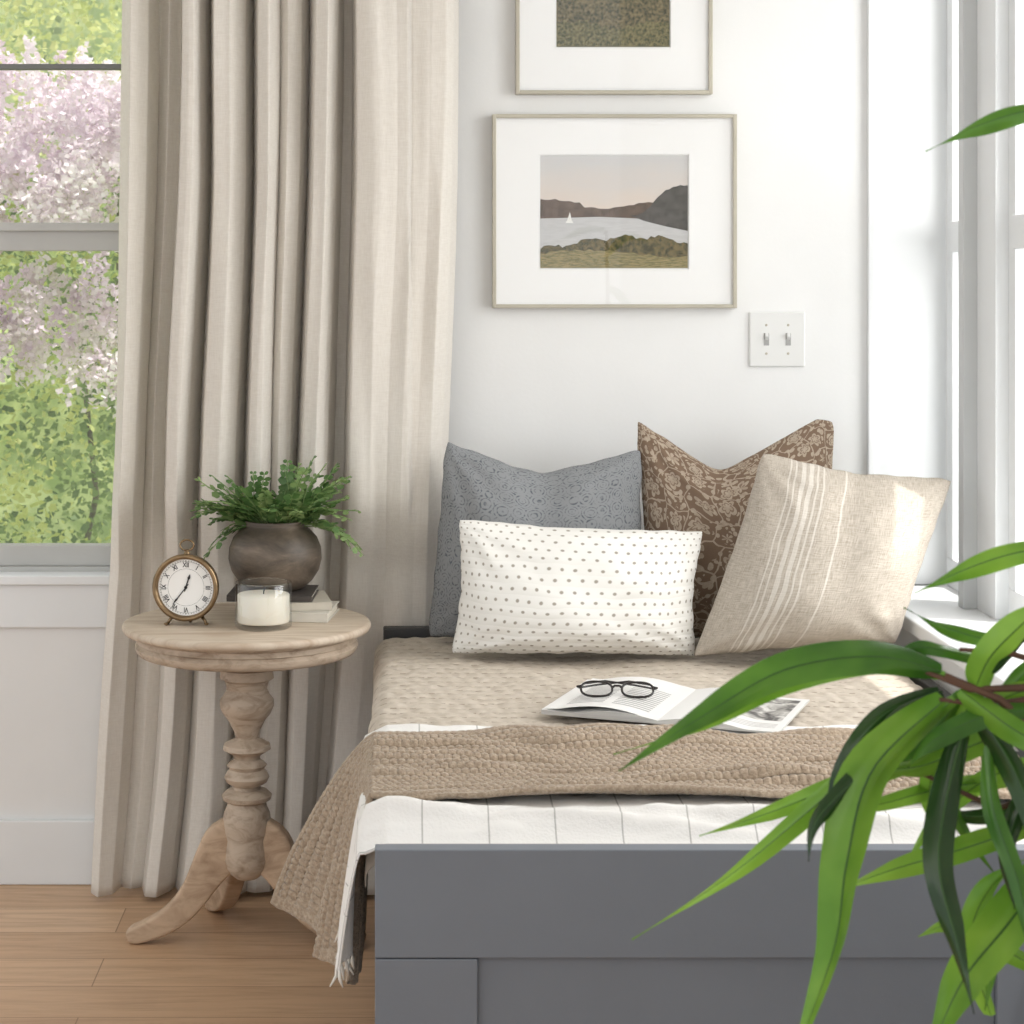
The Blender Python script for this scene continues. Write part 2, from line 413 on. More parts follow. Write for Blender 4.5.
e=empty('light_switch',(.795,WY,1.089),'white double light switch plate on the wall','light switch')
M_plate=simple('white_plastic',(226,226,224),.3,var=.005)
M_slot=simple('switch_slot',(160,160,158),.4,var=.005)
G().box(.736,.854,WY-.006,WY,1.089,1.205).obj('wall_plate',M_plate,parent=e,smooth=False,bevel=.003)
for cx in (.772,.818):
    g=G(); g.box(cx-.0055,cx+.0055,WY-.0066,WY-.006,1.134,1.160,1)
    g.add([(cx-.0035,WY-.006,1.145),(cx+.0035,WY-.006,1.145),(cx+.0035,WY-.006,1.157),(cx-.0035,WY-.006,1.157),(cx-.003,WY-.014,1.153),(cx+.003,WY-.014,1.153),(cx+.003,WY-.014,1.161),(cx-.003,WY-.014,1.161)],[(0,1,5,4),(1,2,6,5),(2,3,7,6),(3,0,4,7),(4,5,6,7)],0)
    g.obj('toggle',[M_plate,M_slot],parent=e,smooth=False)
    for z in (1.117,1.177): G().lathe([(.0028,0),(.0022,.001)],12,M=T((cx,WY-.006,z))@R(pi/2,'X')).obj('screw',M_frame,parent=e,smooth=False)

# ------------------------------------------------------------------ side table
TX,TY,TZ=-.294,3.84,.6175
e=empty('side_table',(TX,TY,0),'round weathered wood pedestal table with turned column','side table')
MT=T((TX,TY,0))
G().lathe([(.001,TZ-.017),(.228,TZ-.017),(.235,TZ-.015),(.2378,TZ-.010),(.238,TZ-.006),(.2355,TZ-.0015),(.230,TZ),(.001,TZ)],96,M=MT,cap=False).obj('tabletop',M_ttop,parent=e,autos=50)
G().lathe([(.001,TZ-.060),(.198,TZ-.060),(.207,TZ-.057),(.212,TZ-.050),(.2135,TZ-.043),(.209,TZ-.038),(.207,TZ-.036),(.211,TZ-.034),(.211,TZ-.024),(.218,TZ-.021),(.220,TZ-.017),(.001,TZ-.017)],96,M=MT,cap=False).obj('apron',M_tcol,parent=e,autos=40)
zc=[(668,26),(677,27),(680,22),(688,20),(694,23),(699,27),(705,27),(712,24),(720,18),(730,13),(737,11),(740,17),(743,23),(748,24),(751,19),(754,14),(758,12.5),(761,17),(764,20),(768,17),(771,20),(776,22.5),(781,20),(785,13.5),(788,13.5),(790,21),(794,25),(798,24),(801,19),(805,20),(812,23),(820,24),(830,23),(838,21),(846,22),(858,23),(866,21),(872,17),(877,11),(879,2)]
pr=[(r/521.,(942-y)/521.) for y,r in zc][::-1]
G().lathe(pr,48,M=MT).obj('column',M_tcol,parent=e,autos=40)
def table_leg(ang):
    path=[(.012,.190,.118),(.040,.182,.102),(.062,.158,.080),(.082,.126,.065),(.100,.096,.056),(.122,.068,.051),(.147,.047,.046),(.174,.032,.041),(.198,.022,.036),(.216,.0168,.032),(.228,.0135,.019)]
    vs=[];fs=[]
    pts=[]
    n=len(path)-1
    for i in range(n):
        for k in range(4):
            t=k/4; p0=path[max(i-1,0)];p1=path[i];p2=path[i+1];p3=path[min(i+2,n)]
            pts.append([.5*((2*p1[j])+(-p0[j]+p2[j])*t+(2*p0[j]-5*p1[j]+4*p2[j]-p3[j])*t*t+(-p0[j]+3*p1[j]-3*p2[j]+p3[j])*t**3) for j in range(3)])
    pts.append(list(path[-1]))
    m=len(pts);S=20
    for i,(r,z,h) in enumerate(pts):
        a=pts[max(i-1,0)];b=pts[min(i+1,m-1)]
        t=Vector((b[0]-a[0],0,b[1]-a[1])).normalized(); nrm=Vector((-t.z,0,t.x))
        w=lerp(.019,.017,i/m)
        for k in range(S):
            th=2*pi*(k+.5)/S; c=math.cos(th);s_=math.sin(th)
            cc=math.copysign(abs(c)**.28,c);ss=math.copysign(abs(s_)**.28,s_)
            p=Vector((r,0,z))+nrm*cc*h/2+Vector((0,1,0))*ss*w
            p.z=max(p.z,.001); vs.append(p)
    for i in range(m-1):
        for k in range(S):
            k2=(k+1)%S; fs.append((i*S+k,i*S+k2,(i+1)*S+k2,(i+1)*S+k))
    fs.append(tuple(range(S))); fs.append(tuple((m-1)*S+k for k in range(S))[::-1])
    G().add(vs,fs,0,MT@R(ang,'Z')).obj('leg',M_tleg,parent=e,autos=50)
for a in (180,-8,112): table_leg(math.radians(a))

# ------------------------------------------------------------------ books
M_page=simple('book_pages',(232,226,212),.9,var=.06,vscale=3,stretch=(1,1,120))
def book(cx,cy,z,w,d,h,rot,col,label):
    e=empty('book',(cx,cy,z),label,'book','stacked books on the side table')
    M=T((cx,cy,z))@R(math.radians(rot),'Z')
    mm=simple('book_cover',col,.6,var=.05,vscale=20)
    g=G(); t=.0025
    g.box(-w/2,w/2,-d/2,d/2,0,t,M=M); g.box(-w/2,w/2,-d/2,d/2,h-t,h,M=M); g.box(-w/2,w/2,-d/2,-d/2+t,t,h-t,M=M)
    g.obj('cover',mm,parent=e,smooth=False,bevel=.0008)
    G().box(-w/2+.004,w/2-.004,-d/2+t,d/2-.004,t,h-t,M=M).obj('pages',M_page,parent=e,smooth=False)
book(-.216,3.900,TZ+.0005,.175,.15,.018,-7,(222,217,206),'cream clothbound book at the bottom of the stack')
book(-.222,3.905,TZ+.019,.165,.145,.016,8,(206,198,184),'pale tan covered book in the middle of the stack')
book(-.248,3.915,TZ+.0355,.165,.14,.0125,-3,(76,70,66),'dark charcoal book on top of the stack')
PZ=TZ+.0485
# ------------------------------------------------------------------ potted fern
px_,py_=-.245,3.925
e=empty('potted_fern',(px_,py_,PZ),'fern in a round aged clay pot on stacked books','potted plant')
def potm():
    m,nt,b=mk('aged_clay'); v=coord(nt)
    f=ramp(nt,noi(nt,coord(nt,'Object',(1,1,3)),9.,6.,.65,.5),[(.35,lin((68,60,52))),(.55,lin((100,88,76))),(.75,lin((138,122,106)))])
    nt.links.new(f,b.inputs['Base Color']); b.inputs['Roughness'].default_value=.5
    bump(nt,b,noi(nt,v,50.,5.),.35,.004); return m
pp=[(.045,0),(.056,.003),(.073,.018),(.086,.038),(.0915,.060),(.090,.082),(.082,.102),(.068,.117),(.058,.124),(.057,.129),(.060,.134),(.057,.135),(.052,.130),(.051,.120),(.001,.118)]
G().lathe(pp,64,M=T((px_,py_,PZ))).obj('pot',potm(),parent=e)
M_fern=leafmat('fern_leaf',(112,146,86),(76,110,58),.3,.5,30.)
M_fern2=leafmat('fern_leaf_light',(162,186,124),(120,150,90),.3,.5,30.)
g=G(); rnd=random.Random(12)
base=Vector((px_+.008,py_,PZ+.122))
for i in range(84):
    a=rnd.uniform(0,2*pi); el=rnd.uniform(.5,1.45) if i%2 else rnd.uniform(.15,1.0); L=rnd.uniform(.08,.155)
    out=Vector((math.cos(a),math.sin(a)*.6,0))
    if math.sin(a)<-.3: el=max(el,.7)
    if out.y>0: out.y*=.5
    n=9; p=base+out*.04; dirv=(out*math.cos(el)+Vector((0,0,math.sin(el)))).normalized()
    droop=rnd.uniform(.4,1.8)*(1.3-el*.5); pts=[p.copy()]
    for k in range(n):
        dirv=(dirv+Vector((0,0,-droop/n*.75))+Vector((rnd.uniform(-.14,.14),rnd.uniform(-.1,.1),rnd.uniform(-.08,.08)))).normalized(); p=p+dirv*L/n; 
        if p.y>3.995:p.y=3.995
        pts.append(p.copy())
    g.tube(pts,[.0011]*len(pts),4,1)
    mi=rnd.choice((0,0,1))
    for k in range(2,n+1):
        d=(pts[k]-pts[k-1]).normalized(); sd=d.cross(Vector((0,0,1)))
        if sd.length<.1: sd=Vector((1,0,0))
        sd.normalize(); nn=sd.cross(d)
        ll=.022*(1-.5*abs(k/n-.4))*rnd.uniform(.7,1.2)*(.6 if k==n else 1)
        for s in (-1,1):
            ax=(sd*s+d*.35+nn*rnd.uniform(-.6,.35)).normalized(); b=ax.cross((nn+Vector((rnd.uniform(-.4,.4),rnd.uniform(-.4,.4),0)))).normalized()*ll*.38
            q=pts[k]
            g.add([q,q+ax*ll*.3+b*.9,q+ax*ll*.7+b,q+ax*ll,q+ax*ll*.7-b,q+ax*ll*.3-b*.9],[(0,1,2,3,4,5)],mi)
g.obj('fronds',[M_fern,M_fern2],parent=e,smooth=False,label='dense mound of small green fern leaflets')

# ------------------------------------------------------------------ clock
CX,CY,CZ=-.405,3.79,.690
e=empty('alarm_clock',(CX,CY,TZ),'round antique brass table clock with white dial','clock')
M_brass=simple('aged_brass',(150,126,96),.36,.85,var=.15,vscale=40)
M_dial=simple('white_dial',(244,243,240),.6,var=.01)
M_black=simple('black_enamel',(24,22,22),.4,var=.02)
MC=T((CX,CY,CZ))@R(math.radians(-7),'Z')@R(pi/2,'X')
G().lathe([(.001,-.038),(.040,-.038),(.056,-.028),(.061,-.012),(.061,0),(.0635,.004),(.0635,.010),(.060,.014),(.056,.013),(.0535,.006),(.0535,.002)],64,M=MC,cap=False).obj('case',M_brass,parent=e)
G().lathe([(.0536,.0015),(.0536,.003),(.001,.003)],64,M=MC,cap=False).obj('dial',M_dial,parent=e,smooth=False)
g=G()
romans=['XII','I','II','III','IIII','V','VI','VII','VIII','IX','X','XI']
for k,t in enumerate(romans):
    cu=bpy.data.curves.new('numeral_curve','FONT'); cu.body=t; cu.size=.0118; cu.align_x='CENTER'; cu.align_y='CENTER'; cu.extrude=.0002; cu.resolution_u=2; cu.offset=.0002
    to=bpy.data.objects.new('numeral_text',cu); COL.objects.link(to); bpy.context.view_layer.update()
    me=bpy.data.meshes.new_from_object(to.evaluated_get(bpy.context.evaluated_depsgraph_get()))
    a=2*pi*k/12
    M=MC@R(-a,'Z')@T((0,.0422,.0034))@Matrix.Diagonal((.85,1.1,1,1))
    g.add([tuple(v.co) for v in me.vertices],[tuple(p.vertices) for p in me.polygons],0,M)
    bpy.data.objects.remove(to); bpy.data.meshes.remove(me)
for k in range(60):
    g.box(-.0003 if k%5 else -.0006,.0003 if k%5 else .0006,.0492,.0512,.003,.0034,M=MC@R(-2*pi*k/60,'Z'))
for r in (.0488,.0350): g.tube([(r*math.cos(2*pi*k/64),r*math.sin(2*pi*k/64),.003) for k in range(64)],.00022,4,closed=True,M=MC)
g.obj('numerals',M_black,parent=e,smooth=False,label='black roman numerals around the dial')
def hand(name,ang,L,w):
    g=G(); M=MC@R(-ang,'Z')@T((0,0,.0045))
    g.add([(-w*.5,-.008,0),(w*.5,-.008,0),(w*.7,L*.6,0),(w*1.4,L*.72,0),(0,L,0),(-w*1.4,L*.72,0),(-w*.7,L*.6,0)],[tuple(range(7))],0,M)
    g.lathe([(.0028,0),(.0028,.001)],16,M=MC@T((0,0,.0045)))
    g.obj(name,M_black,parent=e,smooth=False,solid=.0005)
hand('hour_hand',math.radians(18),.027,.002); hand('minute_hand',math.radians(218),.042,.0014)
for s in (-1,1):
    g=G()
    g.tube([(s*.026,-.054,-.01),(s*.034,-.064,-.008),(s*.038,-.0715,-.004)],[.004,.003,.0025],8,M=MC)
    g.lathe([(.001,-.003),(.0045,-.001),(.0045,.001),(.001,.003)],10,M=T((CX,CY,TZ+.003))@T((s*.038,0,0)))
    g.obj('foot',M_brass,parent=e)
g=G(); g.tube([(0,-.055,-.03),(0,-.0715,-.034)],.003,8,M=MC)
g.obj('foot',M_brass,parent=e)
g=G(); g.lathe([(.006,0),(.006,.004),(.0035,.006),(.0035,.010)],16,M=T((CX,CY+.012,CZ+.060)))
g.tube([(CX+.013*math.cos(2*pi*k/28),CY+.012,CZ+.078+.010*math.sin(2*pi*k/28)) for k in range(28)],.0018,8,closed=True)
g.obj('carrying_ring',M_brass,parent=e)

# ------------------------------------------------------------------ candle
KX,KY=-.257,3.765
e=empty('candle',(KX,KY,TZ),'cream wax candle in a clear glass jar','candle')
MK=T((KX,KY,TZ+.0005))
G().lathe([(.001,0),(.048,0),(.053,.004),(.0535,.012),(.0535,.084),(.0525,.0865),(.0512,.084)],64,M=MK,cap=False).obj('glass_jar',glassy('jar_glass',(.95,.96,.96,1),.05,.4),parent=e)
mw,nt,b=mk('candle_wax'); b.inputs['Base Color'].default_value=lin((240,233,218)); b.inputs['Subsurface Weight'].default_value=.2; b.inputs['Subsurface Radius'].default_value=(.02,.015,.01); b.inputs['Roughness'].default_value=.5
G().lathe([(.001,.010),(.048,.011),(.0492,.014),(.0492,.062),(.047,.064),(.001,.063)],48,M=MK,cap=False).obj('wax',mw,parent=e)
G().tube([(KX,KY,TZ+.062),(KX+.001,KY,TZ+.070),(KX+.003,KY,TZ+.076)],.0012,6).obj('wick',M_black,parent=e)

# ------------------------------------------------------------------ daybed
e=empty('daybed',(.455,3.4,0),'grey painted wooden daybed with panelled end board','daybed')
BX0,BX1,FY=-.034,.948,2.71
g=G(); zt=.4997
g.box(BX0,BX1,FY,FY+.03,.353,zt)
g.box(BX0,BX0+.139,FY,FY+.03,.0,.3515); g.box(BX1-.139,BX1,FY,FY+.03,.0,.3515)
g.box(BX0+.1405,BX1-.1405,FY,FY+.03,.02,.10)
g.box(BX0+.139,BX1-.139,FY+.010,FY+.026,.09,.353)
g.obj('footboard',M_bed,parent=e,smooth=False,bevel=.0015)
g=G(); g.box(BX0,BX0+.022,FY+.03,4.05,.12,.45); g.obj('side_rail',M_bed,parent=e,smooth=False,bevel=.002)
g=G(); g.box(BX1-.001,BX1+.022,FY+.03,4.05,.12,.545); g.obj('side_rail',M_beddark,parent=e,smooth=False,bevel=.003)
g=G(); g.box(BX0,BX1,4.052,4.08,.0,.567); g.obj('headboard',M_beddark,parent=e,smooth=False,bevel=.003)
g=G(); g.box(BX0+.03,BX1-.01,2.82,4.045,.30,.47); g.obj('mattress',simple('ticking',(220,214,204),.9),parent=e,smooth=True,bevel=.03)

QX0,QX1,QY0,QZ=-.048,.946,2.775,.545
def base_z(y): return QZ-.030*sm((3.30-y)/.42)
def rnd_edge(a,r=.035):
    if a>=r: return a,0.
    d=r-a; an=d/r
    if an<pi/2: return r-r*math.sin(an), -r*(1-math.cos(an))
    return 0.,-r-(d-r*pi/2)
quv=[]
def quilt(u,v):
    a=lerp(-.06,QX1-QX0+.05,u); w=QX1-QX0
    if a<w/2: x,dz=rnd_edge(a,.03+.008*nz(v*9,1.)); x+=QX0+.008*nz(v*12,3.)
    else: x,dz=rnd_edge(w-a); x=QX1-x
    b=lerp(-.03,4.04-QY0,v); yy,dy=rnd_edge(b,.045); y=QY0+yy
    z=base_z(y)+min(dz,0)+dy
    row=y/.036+.30*nz(x*2.5,y*3)+.10*nz(x*11,y*8,4.)
    puff=abs(math.sin(pi*row))**.5
    rid=math.floor(row)
    puck=.0010*math.sin(x*2*pi/.032+3*nz(x*8,rid*2.7)+rid*2.1)+nz(x*34,rid*1.7,3.)*.0022+nz(x*18,y*26,9.)*.0020
    amp=clamp((y-3.12)/.1)*.9+.1
    z+=amp*(.0048*puff+puck*puff)+.007*amp*nz(x*5,y*5,1.)
    quv.append((x*30,row))
    return (x,y,max(z,.43))
def quilt_mat():
    m,nt,b=mk('quilted_taupe_cotton'); v=coord(nt)
    f=noi(nt,v,50.,5.,.6)
    c=ramp(nt,f,[(.3,lin((188,177,163))),(.7,lin((206,196,183)))])
    tc=nt.nodes.new('ShaderNodeTexCoord'); s=nd(nt,'ShaderNodeSeparateXYZ',{0:tc.outputs['UV']})
    fr=mth(nt,'ABSOLUTE',mth(nt,'SUBTRACT',mth(nt,'FRACT',mth(nt,'ADD',s.outputs[1],.5)),.5))
    st=mth(nt,'MULTIPLY',mth(nt,'LESS_THAN',fr,.07),mth(nt,'LESS_THAN',mth(nt,'FRACT',mth(nt,'MULTIPLY',s.outputs[0],2.)),.65))
    c=mix(nt,mth(nt,'MULTIPLY',st,.65),c,lin((140,126,111)))
    nt.links.new(c,b.inputs['Base Color']); b.inputs['Roughness'].default_value=.9; b.inputs['Specular IOR Level'].default_value=.15
    bump(nt,b,noi(nt,coord(nt,'Object',(1,2.5,1)),90.,4.),.3,.004); return m
gq=G().grid(quilt,360,520); gq.uv=quv
gq.obj('quilt',quilt_mat(),label='taupe quilted coverlet spread over the daybed mattress',cat='quilt',solid=.002)

# white throw
def wthrow(u,v):
    Lt=1.005; Ld=.195
    s=u*(Lt+Ld)
    y=lerp(3.205,2.7425,v)+(.012*nz(s*4,0.,3.)+.006*nz(s*13,0.,8.))*(1-v)
    wr=.0025*nz(s*7,v*6,4.)+.003*nz(s*22,v*9,8.)
    k=sm((v-.84)/.05)*(1-sm((v-.93)/.06))
    fr=.034*sm((2.80-y)/.06)
    b=base_z(y)+.013
    if s<Lt:
        x=.955-s
        rip=.026*max(0,nz(s*2.2+v*1.5,v*9,1.))+.022*max(0,nz(s*5.0-v*2,v*20+s*3,2.))+.014*max(0,nz(s*14.0,v*26+s*4,5.))
        z=b-fr+wr*(1-sm((v-.9)/.1))+.002+rip*k
        if x<-.02: z-= (-.02-x)*.4
    else:
        q=(s-Lt)/Ld
        x=-.05-.024*q**.6-.010*math.sin(v*34)*q-.004; z=b-.012-.190*q-fr*(1-q)*.9
        y=y+.012*math.sin(v*9+1)*q
    return (x,y,z)
def wmat():
    m,nt,b=mk('white_windowpane_weave'); tc=nt.nodes.new('ShaderNodeTexCoord'); s=nd(nt,'ShaderNodeSeparateXYZ',{0:tc.outputs['UV']})
    fu=mth(nt,'FRACT',mth(nt,'MULTIPLY',s.outputs[0],13.)); fv=mth(nt,'FRACT',mth(nt,'MULTIPLY_ADD',s.outputs[1],7.,.05))
    l=mth(nt,'MAXIMUM',mth(nt,'LESS_THAN',fu,.025),mth(nt,'LESS_THAN',fv,.05))
    c=mix(nt,mth(nt,'MULTIPLY',l,.55),lin((237,235,232)),lin((140,136,132)))
    nt.links.new(c,b.inputs['Base Color']); b.inputs['Roughness'].default_value=.95; b.inputs['Specular IOR Level'].default_value=.1
    bump(nt,b,noi(nt,coord(nt),220.,3.),.35,.003); return m
M_wt=wmat()
wt=G().grid(wthrow,340,150).obj('throw_blanket',M_wt,label='white windowpane-check throw with fringe under a knitted throw',cat='blanket',group='throws across the daybed',solid=.003)
g=G(); rnd=random.Random(4)
for k in range(50):
    v=k/49; p=Vector(wthrow(1.,v))
    g.tube([p+Vector((0,0,.002)),p+Vector((rnd.uniform(-.004,.004),rnd.uniform(-.004,.004),-.010)),p+Vector((rnd.uniform(-.009,.007),rnd.uniform(-.008,.006),-.022))],[.0022,.0028,.001],5)
o=g.obj('fringe',simple('fringe_cotton',(232,228,220),.95),parent=wt); o['kind']='stuff'

# knitted throw
def knit(u,v):
    Lt=.955; Ld=.36; L=Lt+Ld
    s=u*L; q=0.
    y=lerp(3.115,2.815,v)+.016*nz(s*4,v*.5,2.)+.008*nz(s*14,v,6.)
    b0=base_z(y)+.024
    if s<Lt:
        x=.915-s; z=b0+.004*nz(s*5,v*4,5.)+.024*max(0,nz(s*2.5+v,v*6,9.))+.016*max(0,nz(s*6+v*3,v*9,4.))
        n=Vector((0,0,1))
    else:
        q=(s-Lt)/Ld; F=lerp(.140,.014,v**.75)
        fold=math.sin(v*2*pi*2.1+.9)
        x=-.04-F*q**.85-.024*fold*min(1,q*1.4)*(1-v*.5); z=b0-.272*q**1.15-.02*q*math.sin(v*pi)
        y+=lerp(.05,.035,v)*q+.020*math.sin(v*2*pi*2.1)*q
        n=Vector((-1,-.35,.6)).normalized()
        b=min(q*3,1); n=(Vector((0,0,1))*(1-b)+n*b).normalized()
    ed=min(v,1-v)
    cu=s/.0125; cv=v*.30/.0128
    st=abs(math.sin(pi*cv))**.6*(.55+.45*abs(math.sin(pi*(cu+.5*(int(cv)%2)))))
    h=.0072*st
    if ed<.05: h=.0045+.4*h
    if u>.985: h=.0045+.4*h
    return tuple(Vector((x,y,z))+n*h)
def knitmat():
    m,nt,b=mk('taupe_knit_wool')
    f=noi(nt,coord(nt),180.,4.,.6)
    c=ramp(nt,f,[(.3,lin((146,128,109))),(.7,lin((188,171,151)))])
    nt.links.new(c,b.inputs['Base Color']); b.inputs['Roughness'].default_value=1.; b.inputs['Specular IOR Level'].default_value=.05; b.inputs['Sheen Weight'].default_value=.3
    bump(nt,b,noi(nt,coord(nt),350.,4.),.6,.004); return m
G().grid(knit,720,190).obj('throw_blanket',knitmat(),label='chunky taupe knitted throw draped over the daybed side',cat='blanket',group='throws across the daybed',solid=.008)

# ------------------------------------------------------------------ cushions
import bmesh
def cushion(name,TL,TR,BL,BR,yb,yt,Th,mat,chop,label,seed,pinch=.05,fu=0.,cw=1.):
    n=84; g=G()
    for side in (-1,1):
        def fn(a,b,side=side):
            u=2*a-1;v=2*b-1
            u=math.sin(u*pi/2)*.5+u*.5; v=math.sin(v*pi/2)*.5+v*.5
            uu=u*(1-pinch*(1-v*v)*u*u); vv=v*(1-pinch*(1-u*u)*v*v)
            k=.025*(u*u*v*v)**5; uu*=1-k; vv*=1-k
            if chop:
                s_=math.sqrt((u-fu)**2+.014)/cw
                vv-=chop*clamp(1-s_)*((v+1)/2)**2.2
            su=(uu+1)/2; sv=(vv+1)/2
            X=lerp(lerp(BL[0],BR[0],su),lerp(TL[0],TR[0],su),sv)
            Z=lerp(lerp(BL[1],BR[1],su),lerp(TL[1],TR[1],su),sv)
            w=max((1-u*u)*(1-v*v),0)
            th=Th*(w**.58)*(1.0-.22*v)
            if chop: th*=1-.35*math.exp(-((u-fu)/.22)**2)*((v+1)/2)**2
            th*=1+.20*nz(u*1.5+seed,v*1.5,side)
            ang=math.atan2(1.05-abs(v),1.05-abs(u))
            cr=math.sin(ang*14+seed+2*nz(u*2,v*2,seed))*clamp(abs(u*v)*1.6)*(1-abs(u*v))
            th+=.010*cr*w**.4
            if side>0: th*=.55
            Y=lerp(yb,yt,sv)+side*th
            wob=.0035*nz(u*5,v*5,seed)
            return (X+wob,Y,Z+wob)
        g.grid(fn,n,n,flip=(side==1))
    o=g.obj(name,mat,label=label,cat='cushion',group='throw cushions on the daybed')
    bm=bmesh.new(); bm.from_mesh(o.data); bmesh.ops.remove_doubles(bm,verts=bm.verts,dist=.0002); bm.to_mesh(o.data); bm.free()
    o.data.polygons.foreach_set('use_smooth',[True]*len(o.data.polygons))
    return o
def uvs(nt,sx,sy):
    return coord(nt,'UV',(sx,sy,1))
def weave(nt,b,s=.25):
    a=noi(nt,coord(nt,'UV',(1,.08,1)),420.,2.); c=noi(nt,coord(nt,'UV',(.08,1,1)),420.,2.)
    w=mth(nt,'ADD',a,c); bump(nt,b,w,s,.002); return w
def m_blue():
    m,nt,b=mk('blue_grey_block_print')
    v=uvs(nt,1,1)
    vo=nd(nt,'ShaderNodeTexVoronoi',{'Vector':v,'Scale':15.,'Randomness':.35})
    r=mth(nt,'SINE',mth(nt,'MULTIPLY',vo.outputs['Distance'],34.))
    r2=nd(nt,'ShaderNodeTexVoronoi',{'Vector':v,'Scale':50.,'Randomness':1.},feature='DISTANCE_TO_EDGE').outputs[0]
    k=mth(nt,'ADD',mth(nt,'MULTIPLY',r,.5),mth(nt,'MULTIPLY_ADD',noi(nt,v,30.,3.),1.4,-.7))
    k=mth(nt,'ADD',k,mth(nt,'MULTIPLY_ADD',r2,2.,-.4))
    c=ramp(nt,k,[(.0,lin((142,144,146))),(.35,lin((118,121,125))),(.8,lin((94,98,104)))])
    nt.links.new(c,b.inputs['Base Color']); b.inputs['Roughness'].default_value=.95; b.inputs['Specular IOR Level'].default_value=.1
    weave(nt,b); return m
def m_brown():
    m,nt,b=mk('brown_floral_print')
    v=uvs(nt,1,1)
    nn=nd(nt,'ShaderNodeTexNoise',{'Vector':v,'Scale':6.,'Detail':2.})
    vm=nd(nt,'ShaderNodeVectorMath',operation='MULTIPLY_ADD')
    nt.links.new(nn.outputs[1],vm.inputs[0]); vm.inputs[1].default_value=(.10,.10,.10); nt.links.new(v,vm.inputs[2])
    P=vm.outputs[0]; SC=9.
    vo=nd(nt,'ShaderNodeTexVoronoi',{'Vector':P,'Scale':SC,'Randomness':.6})
    d=vo.outputs['Distance']
    rel=nd(nt,'ShaderNodeVectorMath',{0:P,1:vo.outputs['Position']},operation='SUBTRACT')
    sx=nd(nt,'ShaderNodeSeparateXYZ',{0:rel.outputs[0]})
    ang=mth(nt,'ARCTAN2',sx.outputs[1],sx.outputs[0])
    lobe=mth(nt,'MULTIPLY_ADD',mth(nt,'ABSOLUTE',mth(nt,'SINE',mth(nt,'MULTIPLY',ang,3.))),.14,.24)
    flower=mth(nt,'LESS_THAN',d,lobe)
    ringv=mth(nt,'LESS_THAN',mth(nt,'ABSOLUTE',mth(nt,'SUBTRACT',d,mth(nt,'MULTIPLY',lobe,.62))),.026)
    core=mth(nt,'LESS_THAN',d,.06)
    fl=mth(nt,'SUBTRACT',flower,mth(nt,'MULTIPLY',mth(nt,'MAXIMUM',ringv,core),.8))
    vo2=nd(nt,'ShaderNodeTexVoronoi',{'Vector':P,'Scale':34.,'Randomness':1.})
    leafs=mth(nt,'MULTIPLY',mth(nt,'LESS_THAN',vo2.outputs['Distance'],.42),mth(nt,'GREATER_THAN',d,.42))
    stem=mth(nt,'LESS_THAN',nd(nt,'ShaderNodeTexVoronoi',{'Vector':P,'Scale':SC,'Randomness':.6},feature='DISTANCE_TO_EDGE').outputs[0],.025)
    f=mth(nt,'MAXIMUM',mth(nt,'MAXIMUM',fl,leafs),stem)
    f=mth(nt,'MULTIPLY',f,mth(nt,'MULTIPLY_ADD',noi(nt,v,40.,3.),.8,.25))
    c=mix(nt,f,lin((124,104,88)),lin((192,178,160)))
    nt.links.new(c,b.inputs['Base Color']); b.inputs['Roughness'].default_value=.95; b.inputs['Specular IOR Level'].default_value=.1
    weave(nt,b); return m
def m_dots():
    m,nt,b=mk('white_dotted_cotton')
    tc=nt.nodes.new('ShaderNodeTexCoord'); s=nd(nt,'ShaderNodeSeparateXYZ',{0:tc.outputs['UV']})
    U=mth(nt,'MULTIPLY',s.outputs[0],24.); V=mth(nt,'MULTIPLY',s.outputs[1],16.)
    row=mth(nt,'FLOOR',V); U=mth(nt,'ADD',U,mth(nt,'MULTIPLY',mth(nt,'MODULO',row,2.),.5))
    du=mth(nt,'SUBTRACT',mth(nt,'FRACT',U),.5); dv=mth(nt,'SUBTRACT',mth(nt,'FRACT',V),.5)
    d=mth(nt,'SQRT',mth(nt,'ADD',mth(nt,'MULTIPLY',du,du),mth(nt,'MULTIPLY',dv,dv)))
    f=ramp(nt,d,[(.10,g1(1)),(.19,g1(0))])
    c=mix(nt,mth(nt,'MULTIPLY',f,.8),lin((236,234,229)),lin((138,128,112)))
    nt.links.new(c,b.inputs['Base Color']); b.inputs['Roughness'].default_value=.95; b.inputs['Specular IOR Level'].default_value=.1
    q1=mth(nt,'ABSOLUTE',mth(nt,'SINE',mth(nt,'MULTIPLY',V,pi)))
    n=nd(nt,'ShaderNodeBump',{'Strength':.3,'Distance':.003,'Height':q1})
    nt.links.new(n.outputs[0],b.inputs['Normal']); return m
